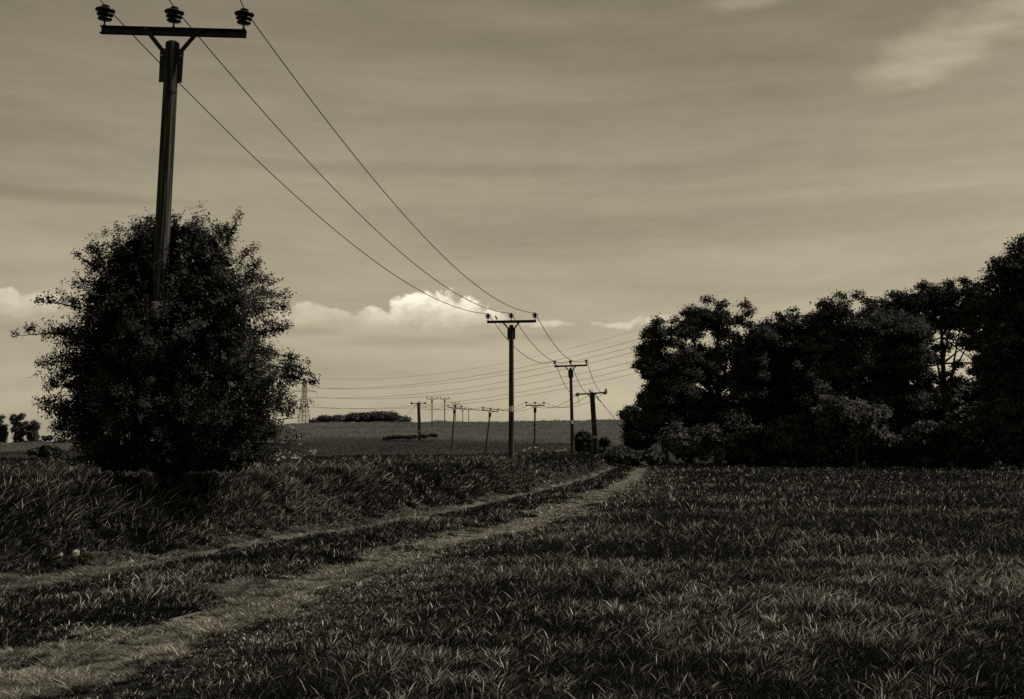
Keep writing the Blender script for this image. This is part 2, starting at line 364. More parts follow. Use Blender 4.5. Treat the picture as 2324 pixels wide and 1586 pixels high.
for y0, y1, n, w in zones:
    x, y = scatter(n, y0, y1)
    if y1 <= 45:                       # trodden turf is dense: extra short blades along both ruts
        k2 = {9: 60000, 15: 70000, 26: 70000, 45: 40000}[y1]; ye = rng.uniform(y0, y1, k2*2)
        xe = np.concatenate([xr(ye[:k2])+rng.uniform(-.75, .75, k2), xl(ye[k2:])+rng.uniform(-.55, .55, k2)])
        yb = rng.uniform(y0, y1, k2*2); xe = np.concatenate([xe, xl(yb)-rng.uniform(.3, 2.4, k2*2)]); ye = np.concatenate([ye, yb])
        x = np.concatenate([x, xe]); y = np.concatenate([y, ye]); n = len(x)
    # blades stand in tussocks: pull each towards the middle of its cell
    cell = .16+.006*y0; cx = (np.floor(x/cell)+.5)*cell; cy = (np.floor(y/cell)+.5)*cell
    hx_ = vnoise(cx, cy, .013, 41); hy_ = vnoise(cx, cy, .017, 42); ht = vnoise(cx, cy, .019, 43)
    cx += (hx_-.5)*cell*.9; cy += (hy_-.5)*cell*.9
    pull = rng.uniform(.15, .9, n)*(rng.uniform(0, 1, n) < .75)
    tx, ty = x-cx, y-cy
    x = x-tx*pull; y = y-ty*pull
    jit = .9*(vnoise(x, y, 1.5, 6)-.5)+.5*(vnoise(x, y, .35, 16)-.5)
    dr = x-xr(y)+jit; dl = x-xl(y)+jit*.5
    tuft = vnoise(x, y, .36, 26) > .84; tuftL = vnoise(x, y, .5, 28)+.3*(vnoise(x, y, 1.7, 29)-.5) > .68+.16*sstep((y-22)/10)
    rutR = (np.abs(dr) < .40+.10*sstep((y-14)/10)) & ~tuft; rutL = (np.abs(dl+.0) < .34+.10*(1-sstep((y-12)/6))) & ~tuftL
    clump = .5*vnoise(x, y, .5, 7)+.5*ht; big = vnoise(x, y, 3.2, 8); pch = vnoise(x, y, 1.1, 15)
    u = rng.uniform(0, 1, n)
    keepw = w*rng.uniform(.7, 1.5, n)
    # wind from the left, each tussock fanning outwards
    fan = np.arctan2(ty, tx)
    windx = 1.0+.7*(big-.5); windy = 1.4*(vnoise(x, y, 2.1, 18)-.5)
    vx = windx*.34+np.cos(fan)*.45+rng.normal(0, .75, n); vy = windy*.4+np.sin(fan)*.45+rng.normal(0, .75, n)
    ldir = np.arctan2(vy, vx)
    lean = np.clip(.22+.42*np.hypot(vx, vy)+rng.normal(0, .12, n), .08, 1.35)
    fine0 = vnoise(x, y, .33, 71)
    f = (dr >= .40+.10*sstep((y-14)/10)); v = (dl <= -.36-.10*(1-sstep((y-12)/6))); d = (rutR | rutL) & ~f & ~v; m = ~(f | v | d)
    h = np.zeros(n)
    h[f] = (.06+.18*sstep((dr[f]-.3)/2.4))*(.45+1.05*clump[f])
    h[v] = (.10+.23*sstep((-dl[v]-.1)/1.3))*(.45+1.0*clump[v])
    h[m] = (.05+.15*sstep(np.minimum(-dr[m]-.45, dl[m]-.3)/.6))*(.5+1.0*clump[m])
    h[m] = np.maximum(h[m], .06+.07*clump[m]); h[d] = (.03+.12*clump[d])*(1+.9*(1-sstep((y[d]-12)/10))*fine0[d])
    h[v] *= 1+.60*np.exp(-((x[v]+5.7)/2.6)**2-((y[v]-17.0)/1.0)**2)
    h[m] *= 1-.5*(1-sstep((y[m]-13)/3))*(dl[m] < 1.5)
    h[v] *= .68+.32*sstep((y[v]-13)/5)
    h *= rng.uniform(.55, 1.15, n)*(.52+.36*sstep((y-8)/16))
    h[d] *= .9+.45*(1-sstep((y[d]-12)/8))
    keepw[d] *= 1.25; ldir[d] = rng.uniform(0, 6.283, d.sum())
    edge = np.clip(1-np.abs(dr-.8)/2.2, 0, 1)
    edl = np.clip(1-np.abs(dl+.6)/1.1, 0, 1)
    fine = vnoise(x, y, .33, 71)
    lum = np.clip(.80*ht+.85*pch+.70*big+.85*fine+.55*edge+.45*edl-1.32, 0, 1.5)  # sunlit patches and lit track edges put into the blade tone
    tone = .0+.028*u**2+.02*lum*u
    tone[m] *= .6  # shaded side of the middle strip painted as a darker tone
    # pale dead blades and flowering tops; their brightness also paints sunlit glints
    straw_glint = rng.uniform(0, 1, n) < (.022+.16*lum)*np.clip(1.15-y/120, .45, 1)*np.where(v, .75, 1)
    ns = straw_glint.sum()
    tone[straw_glint] = (.10+.90*rng.uniform(0, 1, ns)**1.5)*(.65+.5*lum[straw_glint])
    keepw[straw_glint] *= 1.55; h[straw_glint] *= rng.uniform(.75, 1.35, ns)
    tone[d] = (.01+.95*rng.uniform(0, 1, d.sum())**2.6)*(.45+.95*fine[d])*(.85+.15*sstep((y[d]-12)/14))*np.where(np.abs(dr[d]) < .5, 1, .8)
    lean[d] = rng.uniform(.6, 1.5, d.sum())
    for key, mask in (('field', f), ('verge', v), ('mid', m), ('dry', d)):
        P[key].append(np.stack([x, y, h, keepw, lean, ldir, tone], 1)[mask])
# sparse, short regrowth over the far hillside
n = 150000
r_ = np.sqrt(rng.uniform(0, 1, n)*(305**2-112**2)+112**2); a_ = rng.uniform(-.55, .50, n)
hx, hy = r_*np.sin(a_), r_*np.cos(a_)
pch = vnoise(hx, hy, 9, 21); low_ = 1-.75*(1-sstep((r_-204+34*(vnoise(hx, hy, 26, 61)-.5))/16))
hillp = np.stack([hx, hy, rng.uniform(.10, .32, n)*(.6+.8*pch), np.full(n, .09), rng.uniform(.1, .8, n), rng.normal(.2, .8, n), (.10+.12*rng.uniform(0, 1, n)+.12*np.clip(pch-.4, 0, 1))*low_], 1)
def mkgrass(name, key, lab, cat, mat=m_grass):
    a = np.concatenate(P[key]) if isinstance(key, str) else key
    return blades(name, a[:, 0], a[:, 1], a[:, 2], a[:, 3], a[:, 4], a[:, 5], a[:, 6], mat, (lab, cat), 3 if isinstance(key, str) and key != 'dry' else 2)
mkgrass('field_grass', 'field', 'dark meadow grass with pale seed heads and painted glints filling the field right of the track', 'grass')
mkgrass('verge_grass', 'verge', 'tall rank grass on the bank left of the track', 'grass')
mkgrass('track_strip_grass', 'mid', 'dark strip of grass growing between the two wheel ruts', 'grass')
mkgrass('rut_grass', 'dry', 'short trodden pale dry grass in the wheel ruts', 'grass', m_dry)
mkgrass('hillside_grass', hillp, 'rough low grass over the distant hillside', 'grass')

# ---------------------------------------------------------------- foliage
def unit(n):
    v = rng.normal(0, 1, (n, 3)); return v/np.linalg.norm(v, axis=1)[:, None]
def leaves(name, pts, size, tone, mat, parent, base, out=None):
    """out: preferred facing of each leaf (its bough's outward direction)"""
    pts = np.asarray(pts)-np.array(base); n = len(pts); nn = unit(n)
    if out is not None: nn = nn*.75+out+np.array([0, 0, .35]); nn /= np.linalg.norm(nn, axis=1)[:, None]
    a = np.cross(nn, unit(n)); a /= np.linalg.norm(a, axis=1)[:, None]+1e-9; b = np.cross(a, nn); b /= np.linalg.norm(b, axis=1)[:, None]+1e-9
    s = size*rng.uniform(.6, 1.3, n)
    a = a*s[:, None]*.5; b = b*s[:, None]*.33
    V = np.stack([pts-a, pts-b+a*.1, pts+a, pts+b+a*.1], 1).reshape(-1, 3)
    return mesh_np(name, V, [(4, np.arange(n*4).reshape(-1, 4))], mat, parent, attr=np.repeat(tone, 4))
def lumpy_cloud(lumps, per, spread, leaf_n, shell=(.65, 1.08)):
    """leaf clusters on the outside of many overlapping lumps (x, y, z, r)"""
    L = np.array(lumps); out = []; tn = []; od = []
    for x, y, z, r in L:
        k = max(6, int(per*r*r)); d = unit(k); d[:, 2] = np.abs(d[:, 2])*.55+d[:, 2]*.45
        rad = r*rng.uniform(shell[0], shell[1], k)
        c = np.array([x, y, z])+d*rad[:, None]
        # discard clusters deep inside another lump
        keep = np.ones(k, bool)
        for (x2, y2, z2, r2) in L:
            dd = np.linalg.norm(c-np.array([x2, y2, z2]), axis=1)
            keep &= ~((dd < r2*.55) & (rng.uniform(0, 1, k) < .8))
        c = c[keep]; d = d[keep]
        ct = rng.uniform(0, 1, len(c))
        od.append(np.repeat(d, leaf_n, 0))
        p = np.repeat(c, leaf_n, 0)+rng.normal(0, spread, (len(c)*leaf_n, 3))*np.array([1, 1, .7])
        out.append(p); tn.append(np.clip(np.repeat(ct, leaf_n)*.7+rng.uniform(0, .3, len(p)), 0, 1)**1.3)
    return np.concatenate(out), np.concatenate(tn), np.concatenate(od)
def limbs(mb, base, top, r0, targets, lean=0):
    """tapered trunk from base, with limbs curving out to each target"""
    base, top = Vector(base), Vector(top); n = 7
    path = [base.lerp(top, i/(n-1))+Vector((random.gauss(0, r0*.35), random.gauss(0, r0*.35), 0))*(i > 0) for i in range(n)]
    mb.tube(path, [r0*(1.35 if i == 0 else 1-.75*i/(n-1)) for i in range(n)], 9)
    for tgt in targets:
        tgt = Vector(tgt); k = random.randint(2, n-2); s = path[k]
        mid = s.lerp(tgt, .5)+Vector((random.gauss(0, .15), random.gauss(0, .15), random.uniform(.05, .25)))*(tgt-s).length*.4
        q = [s, s.lerp(mid, .5), mid, mid.lerp(tgt, .5), tgt]
        rb = r0*(1-.75*k/(n-1))*.55
        mb.tube(q, [rb, rb*.8, rb*.55, rb*.35, rb*.15], 6)
        for _ in range(3):
            e = tgt+Vector((random.gauss(0, 1), random.gauss(0, 1), random.gauss(.1, .5)))*min(.5, (tgt-s).length*.12)
            mb.tube([mid.lerp(tgt, random.random()), e], [rb*.25, rb*.06], 4)
def tree(name, label, cat, depth, crown, lumps_n, leaf=.18, mat=None, per=26, extra=(), dd=.8, group=None, trunk=.28, spread=.20, leaf_n=30, fill=5000, base_u=None, lump_r=(.26, .42), low=None, seed=0, child='crown'):
    """crown: list of (u, v, ru, rv) ellipses in the measuring frame at the given distance"""
    random.seed(seed*13+5)
    sc = F/depth; tot = sum(c[2]*c[3] for c in crown); lum = []
    for (u, v, ru, rv) in crown:
        c = at(u, v, depth); rx, rz = ru/sc, rv/sc; ry = rx*dd
        for _ in range(max(3, int(lumps_n*ru*rv/tot))):
            d = Vector((random.gauss(0, 1), random.gauss(0, 1), random.gauss(0, 1))).normalized()
            lr = random.uniform(*lump_r)*min(rx, rz); k = random.uniform(.75, 1.0)
            lum.append((c.x+d.x*max(rx-lr, .1)*k, c.y+d.y*max(ry-lr, .1)*k, c.z+d.z*max(rz-lr, .1)*k, lr))
    for (u, v, r) in extra:
        c = at(u, v, depth-random.uniform(0, 1)); lum.append((c.x, c.y, c.z, r/sc))
    bu = base_u if base_u is not None else sum(c[0] for c in crown)/len(crown)
    bx = (bu-1161.5)/F*depth; bz = zt(bx, depth)
    base = (bx, depth, bz)
    root = empty(name, base, label, cat, group)
    top = max(l[2] for l in lum)
    mb = MB(); tg = random.sample(lum, min(len(lum), 16))
    limbs(mb, (0, 0, -.1), (random.gauss(0, .3), random.gauss(0, .3), (top-bz)*.85), trunk, [(t[0]-bx, t[1]-depth, t[2]-bz) for t in tg])
    mb.build('trunk', m_bark, root, True)
    p, tn, od = lumpy_cloud(lum, per*2.6, spread, leaf_n, (.45, 1.1))
    ok = p[:, 2] > terrain(p[:, 0], p[:, 1])+.05; p = p[ok]; tn = tn[ok]; od = od[ok]
    la = np.array(lum); wgt = la[:, 3]**3; idx = rng.choice(len(la), fill, p=wgt/wgt.sum())
    q = la[idx, :3]+unit(fill)*(la[idx, 3]*.85*rng.uniform(0, 1, fill)**.33)[:, None]; q = q[q[:, 2] > terrain(q[:, 0], q[:, 1])+.05]
    leaves(child, np.concatenate([p, q]), np.concatenate([np.full(len(p), leaf), np.full(len(q), leaf*1.7)]), np.concatenate([tn, rng.uniform(0, .7, len(q))]), mat or m_leaf, root, base, np.concatenate([od, np.zeros((len(q), 3))]))
    return root

# --- the wood on the right
W = 'broadleaved trees of the wood at the field edge'
tree('conical_tree', 'small dark pointed tree at the left end of the wood, above the stay wire foot', 'tree', 96, [(1432, 975, 30, 95), (1455, 990, 45, 60)], 34, per=30, seed=1, trunk=.16, group=W)
tree('ash_tree', 'tall dense ash at the left end of the wood, crossed by the pylon wires', 'tree', 92,
     [(1500, 810, 66, 88), (1480, 860, 50, 100), (1540, 850, 60, 100), (1520, 930, 85, 110)], 80, per=26, seed=2, group=W,
     extra=[(1497, 733, 14), (1530, 728, 12), (1450, 830, 14), (1470, 762, 14)])
tree('round_topped_tree', 'round-topped tree second from the left, with sky showing between its limbs', 'tree', 94,
     [(1612, 745, 62, 68), (1682, 770, 46, 70), (1565, 790, 45, 80), (1548, 830, 40, 70), (1600, 870, 70, 90), (1640, 850, 50, 60), (1700, 850, 50, 80), (1665, 920, 65, 60), (1620, 960, 90, 80)], 105, per=22, seed=3, group=W,
     extra=[(1607, 684, 14), (1640, 692, 14), (1688, 694, 12), (1565, 712, 20), (1700, 712, 14), (1560, 760, 32), (1650, 800, 34), (1575, 735, 28), (1730, 770, 30), (1700, 830, 34)])
tree('spiky_tree', 'thin-topped tree with upright shoots, between the round-topped and the broad tree', 'tree', 97,
     [(1780, 810, 85, 95), (1735, 800, 50, 75), (1840, 800, 55, 80), (1750, 900, 80, 100), (1820, 930, 80, 110)], 85, per=24, seed=4, group=W,
     extra=[(1765, 716, 9), (1775, 727, 10), (1800, 706, 8), (1806, 722, 10), (1832, 725, 9), (1740, 745, 24), (1845, 735, 26), (1790, 740, 30)])
tree('broad_tree', 'broad domed tree in the middle of the wood, its right side sweeping low', 'tree', 86,
     [(1920, 765, 105, 98), (2030, 800, 105, 110), (1960, 870, 120, 110), (2060, 890, 70, 80), (1930, 960, 110, 90)], 95, per=22, seed=5, group=W, trunk=.4,
     extra=[(1870, 690, 15), (1905, 676, 13), (1945, 676, 14), (1975, 690, 15), (2080, 900, 16)])
tree('open_tree', 'tall open tree with a bright gap of sky under its crown', 'tree', 90,
     [(2095, 715, 85, 72), (2165, 705, 75, 68), (2060, 770, 55, 80), (2080, 850, 55, 80), (2110, 790, 40, 50), (2230, 790, 50, 120), (2195, 760, 30, 50)], 100, per=22, seed=6, group=W, trunk=.34, base_u=2140,
     extra=[(2148, 790, 13), (2172, 830, 14), (2145, 850, 14), (2185, 770, 13), (2160, 765, 12), (2178, 865, 14), (2055, 690, 12), (2092, 648, 12), (2150, 644, 12), (2185, 640, 12), (2030, 672, 16), (2000, 705, 34), (2035, 720, 34), (2120, 668, 26), (2060, 690, 26), (2205, 665, 30), (2225, 690, 34)])
tree('edge_tree', 'tallest tree of the wood, cut off by the right edge of the picture', 'tree', 74,
     [(2330, 650, 85, 115), (2380, 600, 85, 85), (2280, 770, 85, 120), (2390, 800, 120, 180), (2300, 930, 110, 120)], 100, per=20, seed=7, group=W, trunk=.45, base_u=2360,
     extra=[(2262, 600, 14), (2300, 560, 14), (2325, 545, 14), (2245, 640, 14), (2262, 650, 40), (2290, 610, 40), (2320, 590, 42), (2240, 700, 40)])
tree('pale_shrub', 'pale leafy elder shrub at the foot of the wood by the track end', 'shrub', 84,
     [(1545, 1005, 48, 42), (1600, 990, 40, 34), (1610, 1025, 45, 28), (1530, 975, 28, 20)], 46, leaf=.22, mat=m_pale_leaf, per=42, seed=8, trunk=.08, spread=.17)
tree('small_tree', 'small pale-leaved tree standing in front of the broad tree', 'tree', 80,
     [(1925, 950, 75, 55), (1885, 925, 45, 30), (1970, 980, 60, 50), (1990, 945, 35, 30)], 50, leaf=.24, mat=m_pale_leaf, per=26, seed=9, trunk=.14, spread=.2)
tree('bramble_bush', 'low greyish bramble bush beside the end of the track', 'bush', 88,
     [(1405, 1035, 42, 24), (1440, 1040, 28, 18), (1375, 1042, 22, 14)], 30, leaf=.2, mat=m_pale_leaf, per=60, seed=10, trunk=.05, spread=.14)
tree('low_bush', 'small low bush between the bramble and the pale elder shrub', 'bush', 86, [(1481, 1036, 24, 20)], 14, leaf=.2, mat=m_pale_leaf, per=60, seed=11, trunk=.05, spread=.14)
tree('dark_bush', 'dark round bush around the foot of the stayed twin pole', 'bush', 111,
     [(1330, 1010, 30, 34), (1362, 1015, 22, 28), (1318, 1030, 22, 20)], 30, leaf=.26, per=44, seed=12, trunk=.08, spread=.18)
# deeper ranks that close the wood
for k, (u, v, ru, rv, d, lab) in enumerate([(1560, 960, 90, 95, 104, 'shaded tree behind the tall ash'), (1735, 860, 85, 125, 106, 'shaded tree behind the spiky tree'),
                                           (1865, 880, 105, 165, 103, 'shaded tree behind the broad tree'), (2040, 960, 120, 95, 101, 'shaded understorey tree left of the sky gap'),
                                           (2170, 950, 120, 95, 98, 'shaded understorey tree below the sky gap'), (2290, 830, 60, 180, 92, 'shaded tree right of the sky gap'),
                                           (2440, 800, 110, 230, 95, 'shaded tree beyond the tall edge tree')]):
    tree('shaded_tree', 'dark '+lab+' inside the wood', 'tree', d, [(u, v, ru, rv)], 42, leaf=.34, per=20, seed=20+k, group=W, trunk=.3, lump_r=(.3, .5))
# dense shade at the foot of the wood: undergrowth bushes along the edge
for k, (u, ru, rv, d) in enumerate([(1700, 66, 52, 88), (1800, 72, 66, 86), (1900, 70, 40, 84), (2010, 75, 44, 82), (2110, 70, 62, 80), (2210, 75, 80, 78), (2310, 70, 70, 74)]):
    lab = ['dark undergrowth bush right of the pale elder shrub', 'dark undergrowth bush below the spiky tree', 'dark undergrowth bush under the small pale tree',
           'dark undergrowth bush right of the small pale tree', 'dark undergrowth bush under the low right side of the broad tree', 'dark undergrowth bush below the sky gap', 'dark undergrowth bush at the foot of the tall edge tree'][k]
    tree('undergrowth_bush', lab, 'bush', d, [(u, 1058-rv*.75, ru, rv*1.08)], 24, leaf=.3, per=30, seed=40+k, group='undergrowth bushes along the wood edge', trunk=.08)

# --- distant vegetation
tree('hedgerow', 'dark hedge on the skyline of the hill, left of the stayed leaning post line', 'hedge', 300,
     [(760, 952, 45, 8), (815, 949, 40, 11), (870, 948, 38, 12), (905, 953, 28, 8), (722, 957, 22, 4)], 170, leaf=.36, mat=m_far, per=14, seed=60, trunk=.15, spread=.35, lump_r=(.45, 1.0), fill=16000, child='foliage')
tree('scrub_patch', 'dark scrub patch around the foot of the far stayed pole', 'scrub', 212,
     [(912, 992, 26, 2.8), (890, 993, 14, 1.4), (940, 991, 9, 1.8), (962, 990, 9, 3.2), (986, 988, 12, 2.0), (872, 995, 12, 1.8)], 70, leaf=.24, mat=m_leaf, per=20, seed=61, trunk=.03, spread=.15, lump_r=(.5, .9), child='foliage')
tree('lone_bush', 'dark rounded bush in front of the left hill, beside the hawthorn', 'bush', 130,
     [(105, 1026, 34, 15), (85, 1030, 22, 10), (130, 1030, 20, 9)], 24, leaf=.3, mat=m_far, per=30, seed=62, trunk=.08, spread=.2, child='foliage')
FT = 'thin trees on the left skyline'
tree('thin_tree', 'leftmost thin tree on the skyline, cut by the picture edge', 'tree', 335, [(2, 962, 11, 22), (6, 975, 13, 24), (3, 995, 11, 14), (12, 1003, 18, 7)], 36, leaf=.34, mat=m_far, per=14, seed=63, trunk=.2, spread=.34, fill=900, lump_r=(.35, .6), group=FT)
tree('thin_tree', 'tallest thin tree of the three on the left skyline', 'tree', 335, [(34, 955, 11, 20), (48, 958, 10, 24), (42, 978, 16, 22), (44, 995, 14, 14), (58, 975, 8, 20), (50, 1002, 26, 7)], 46, leaf=.34, mat=m_far, per=14, seed=64, trunk=.2, spread=.34, fill=1500, lump_r=(.35, .6), group=FT)
tree('thin_tree', 'dense rightmost of the three thin trees on the left skyline', 'tree', 335, [(72, 972, 12, 20), (80, 975, 9, 20), (75, 992, 13, 16), (78, 1003, 20, 6)], 40, leaf=.34, mat=m_far, per=16, seed=65, trunk=.2, spread=.34, fill=2200, lump_r=(.35, .6), group=FT)
tree('skyline_bush', 'small round bush alone on the left skyline', 'bush', 320, [(108, 993, 13, 8)], 9, leaf=.4, mat=m_far, per=14, seed=66, trunk=.1, spread=.25)

# --- the hawthorn round the near pole
def hawthorn():
    Yc = 19.05; sc = F/Yc; uc = 375
    bx = (uc-1161.5)/F*Yc; bz = zt(bx, Yc); base = np.array([bx, Yc, bz])
    VV = [470, 500, 530, 560, 620, 680, 760, 820, 870, 940, 1000, 1040, 1066]
    LL = [3, 20, 70, 140, 190, 225, 255, 270, 268, 258, 240, 205, 175]
    RR = [3, 60, 125, 160, 200, 232, 258, 288, 305, 312, 305, 285, 245]
    zs = np.array([EYE+(1010-v)/sc for v in VV])
    L = np.interp; zmin, zmax = zs[-1], zs[0]
    def rad(z, phi):
        l = L(z, zs[::-1], np.array(LL[::-1])/sc); r = L(z, zs[::-1], np.array(RR[::-1])/sc)
        c = np.cos(phi); side = np.where(c > 0, r, l); dep = (l+r)*.5*.82
        return np.sqrt((side*c)**2+(dep*np.sin(phi))**2)
    root = empty('hawthorn_bush', base, 'large dark hawthorn in blossom growing round the nearest pole', 'bush')
    wands = [((190, 765), (28, 763)), ((170, 800), (95, 825)), ((180, 700), (88, 685)), ((230, 620), (165, 575)), ((240, 600), (205, 560)), ((300, 560), (320, 505)), ((330, 560), (345, 492)),
             ((390, 560), (397, 483)), ((430, 570), (432, 515)), ((470, 580), (455, 520)), ((510, 560), (545, 487)), ((490, 570), (515, 505)), ((540, 600), (575, 560)), ((560, 620), (592, 600)), ((545, 690), (642, 672)),
             ((560, 700), (650, 705)), ((580, 760), (650, 745)), ((600, 800), (690, 822)), ((630, 850), (728, 880)), ((620, 830), (705, 855)), ((200, 880), (105, 875)), ((190, 940), (100, 920)), ((220, 900), (130, 960)), ((560, 640), (610, 640)),
             ((250, 1000), (200, 1040)), ((260, 1010), (220, 1052))]
    SA, SB, SW = [], [], []           # shoots: start, tip, leaf density
    BO = []                           # boughs
    nb = 210; gold = math.pi*(3-math.sqrt(5))
    for i in range(nb):
        z = zmin+.1+(zmax-zmin-.35)*((i+.5)/nb)**.92; ph = i*gold+random.gauss(0, .12)
        k = random.choice([.80, .86, .92, .97, 1.0, 1.03]) if random.random() < .85 else 1.08
        rr1 = float(rad(z, ph))*k*.93
        tip = Vector((base[0]+rr1*math.cos(ph), base[1]+rr1*math.sin(ph), z))
        inn = Vector((base[0]+rr1*.3*math.cos(ph), base[1]+rr1*.3*math.sin(ph), max(bz+.3, z-random.uniform(.2, .9))))
        BO.append((inn, tip, 1.0))
    for a_, b_ in wands:
        dy = random.uniform(-.7, .3); BO.append((at(*a_, Yc+dy), at(*b_, Yc+dy), .5))
    for inn, tip, full in BO:
        d = (tip-inn); ln = d.length; d.normalize(); sag = random.uniform(.05, .22)*ln*(.5 if full < 1 else 1)
        ns_ = int(17*max(ln, .7)) if full == 1 else int(11*ln)+5
        for j_ in range(ns_):
            t_ = random.uniform(.25, 1)**.8 if full == 1 else random.uniform(.1, 1)
            p_ = inn.lerp(tip, t_)+Vector((0, 0, sag*4*t_*(1-t_)))
            side_ = Vector((random.gauss(0, 1), random.gauss(0, 1), random.gauss(.15, .8))).normalized()
            e_ = p_+(d*random.uniform(.3, 1)+side_*.85).normalized()*random.uniform(.14, .46)*(1 if full == 1 else .38)
            SA.append(p_); SB.append(e_); SW.append(full)
    A = np.array(SA); T = np.array(SB); n = len(A); nl = 38
    t = rng.uniform(0, 1, (n, nl))**.8
    Pt = A[:, None]*(1-t[..., None])+T[:, None]*t[..., None]+rng.normal(0, 1, (n, nl, 3))*.022
    # leaves sit in tufts along the shoot
    Pt = Pt+np.repeat(rng.normal(0, .03, (n, nl//2, 3)), 2, 1)
    ct = rng.uniform(0, 1, n)**2
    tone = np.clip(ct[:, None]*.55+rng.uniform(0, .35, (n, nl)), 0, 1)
    P3 = Pt.reshape(-1, 3); tn = tone.ravel()
    odir = P3-np.array([base[0], base[1], (zmin+zmax)/2-.6]); odir /= np.linalg.norm(odir, axis=1)[:, None]
    px = (355-1161.5)/F*18.3
    def free(p):
        trimmed = (p[:, 1] < 18.75) & (np.abs(p[:, 0]-px-(p[:, 2]-4)*.04) < .27) & (p[:, 2] > EYE+(1010-690)/142+.12*np.sin(p[:, 0]*40))
        near = np.hypot(p[:, 0]-px-(p[:, 2]-4)*.04, p[:, 1]-18.3) < .2
        return ~(trimmed | near) & (p[:, 2] > terrain(p[:, 0], p[:, 1])+.1)
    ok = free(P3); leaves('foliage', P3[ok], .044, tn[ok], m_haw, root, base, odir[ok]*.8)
    # inner leaves, sparser and larger-leaved
    k = 60000; z = rng.uniform(zmin, zmax-.35, k); phi = rng.uniform(0, 2*np.pi, k)
    rd = rad(z, phi)*np.sqrt(rng.uniform(.02, .58, k))
    Q = np.stack([base[0]+rd*np.cos(phi), base[1]+rd*np.sin(phi), z], 1); ok = free(Q)
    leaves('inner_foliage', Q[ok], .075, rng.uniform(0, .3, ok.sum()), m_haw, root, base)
    # blossom: tight corymbs near shoot tips
    pick = rng.choice(len(T), 900, replace=False)
    pick = pick[rng.uniform(0, 1, len(pick)) < np.clip(.35+.25*(T[pick, 0]-base[0]), .06, 1)*(vnoise(T[pick, 0]*2+T[pick, 1], T[pick, 2]*2, 1.0, 77) > .5)]
    tt = rng.uniform(.75, 1.0, len(pick))[:, None]
    C = A[pick]*(1-tt)+T[pick]*tt
    C = np.repeat(C, 2, 0)+rng.normal(0, .06, (len(C)*2, 3))
    B = np.repeat(C, 9, 0)+rng.normal(0, .02, (len(C)*9, 3)); ok = free(B)
    leaves('blossom', B[ok], .024, rng.uniform(0, 1, ok.sum()), m_blossom, root, base)
    mb = MB()
    for inn, tip, full in BO:
        a = inn-Vector(base); b = tip-Vector(base); L_ = (b-a).length
        mb.tube([a, a.lerp(b, .5)+Vector((0, 0, .1*L_*full)), b], [.020*full+.004, .011, .003], 4)
    for i in rng.choice(len(T), 900, replace=False):
        mb.tube([A[i]-base, T[i]-base], [.005, .002], 3)
    for i in range(22):
        ph = random.uniform(0, 6.28); r1 = random.uniform(.8, 1.8); zz = random.uniform(1.2, 3.2)
        st = Vector((random.gauss(0, .15), random.gauss(0, .15), 0)); en = Vector((math.cos(ph)*r1, math.sin(ph)*r1, zz))
        mb.tube([st, st.lerp(en, .4)+Vector((0, 0, .3)), en], [.07, .045, .012], 6)
    mb.build('branches', m_bark, root, True)
hawthorn()

# ---------------------------------------------------------------- poles
def pole_frame(base, top, yaw):
    zx = (top-base).normalized(); ax = Vector((math.cos(yaw), -math.sin(yaw), 0)); ax = (ax-zx*ax.dot(zx)).normalized(); ay = zx.cross(ax)
    m = Matrix((ax, ay, zx)).transposed().to_4x4(); m.translation = base; return m
INS = [(-1.135, 0), (0, 0), (1.15, 0)]
SHED = [(.028, 0), (.05, .005), (.105, .010), (.117, .020), (.112, .032), (.06, .052), (.05, .062), (.06, .070), (.122, .078), (.135, .088), (.128, .102), (.068, .124), (.055, .134),
        (.07, .142), (.15, .150), (.162, .162), (.155, .178), (.09, .200), (.05, .212), (.045, .222), (.066, .230), (.067, .244), (.04, .256), (.01, .262)]
def insulator(root, x, z, n=20, tilt=0, k=1.0, y=0):
    q = Matrix.Rotation(tilt, 3, 'Y')
    mb = MB(); mb.lathe([(r*k, (h+.10)*k) for r, h in SHED], (x, y, z), n, q)
    o = mb.build('insulator', m_cer, root, True)
    mp = MB(); mp.lathe([(.016*k, -.005), (.016*k, .105*k)], (x, y, z), 8, q); mp.lathe([(.03*k, -.004), (.03*k, .02*k)], (x, y, z), 6, q); mp.build('pin', m_arm, o)
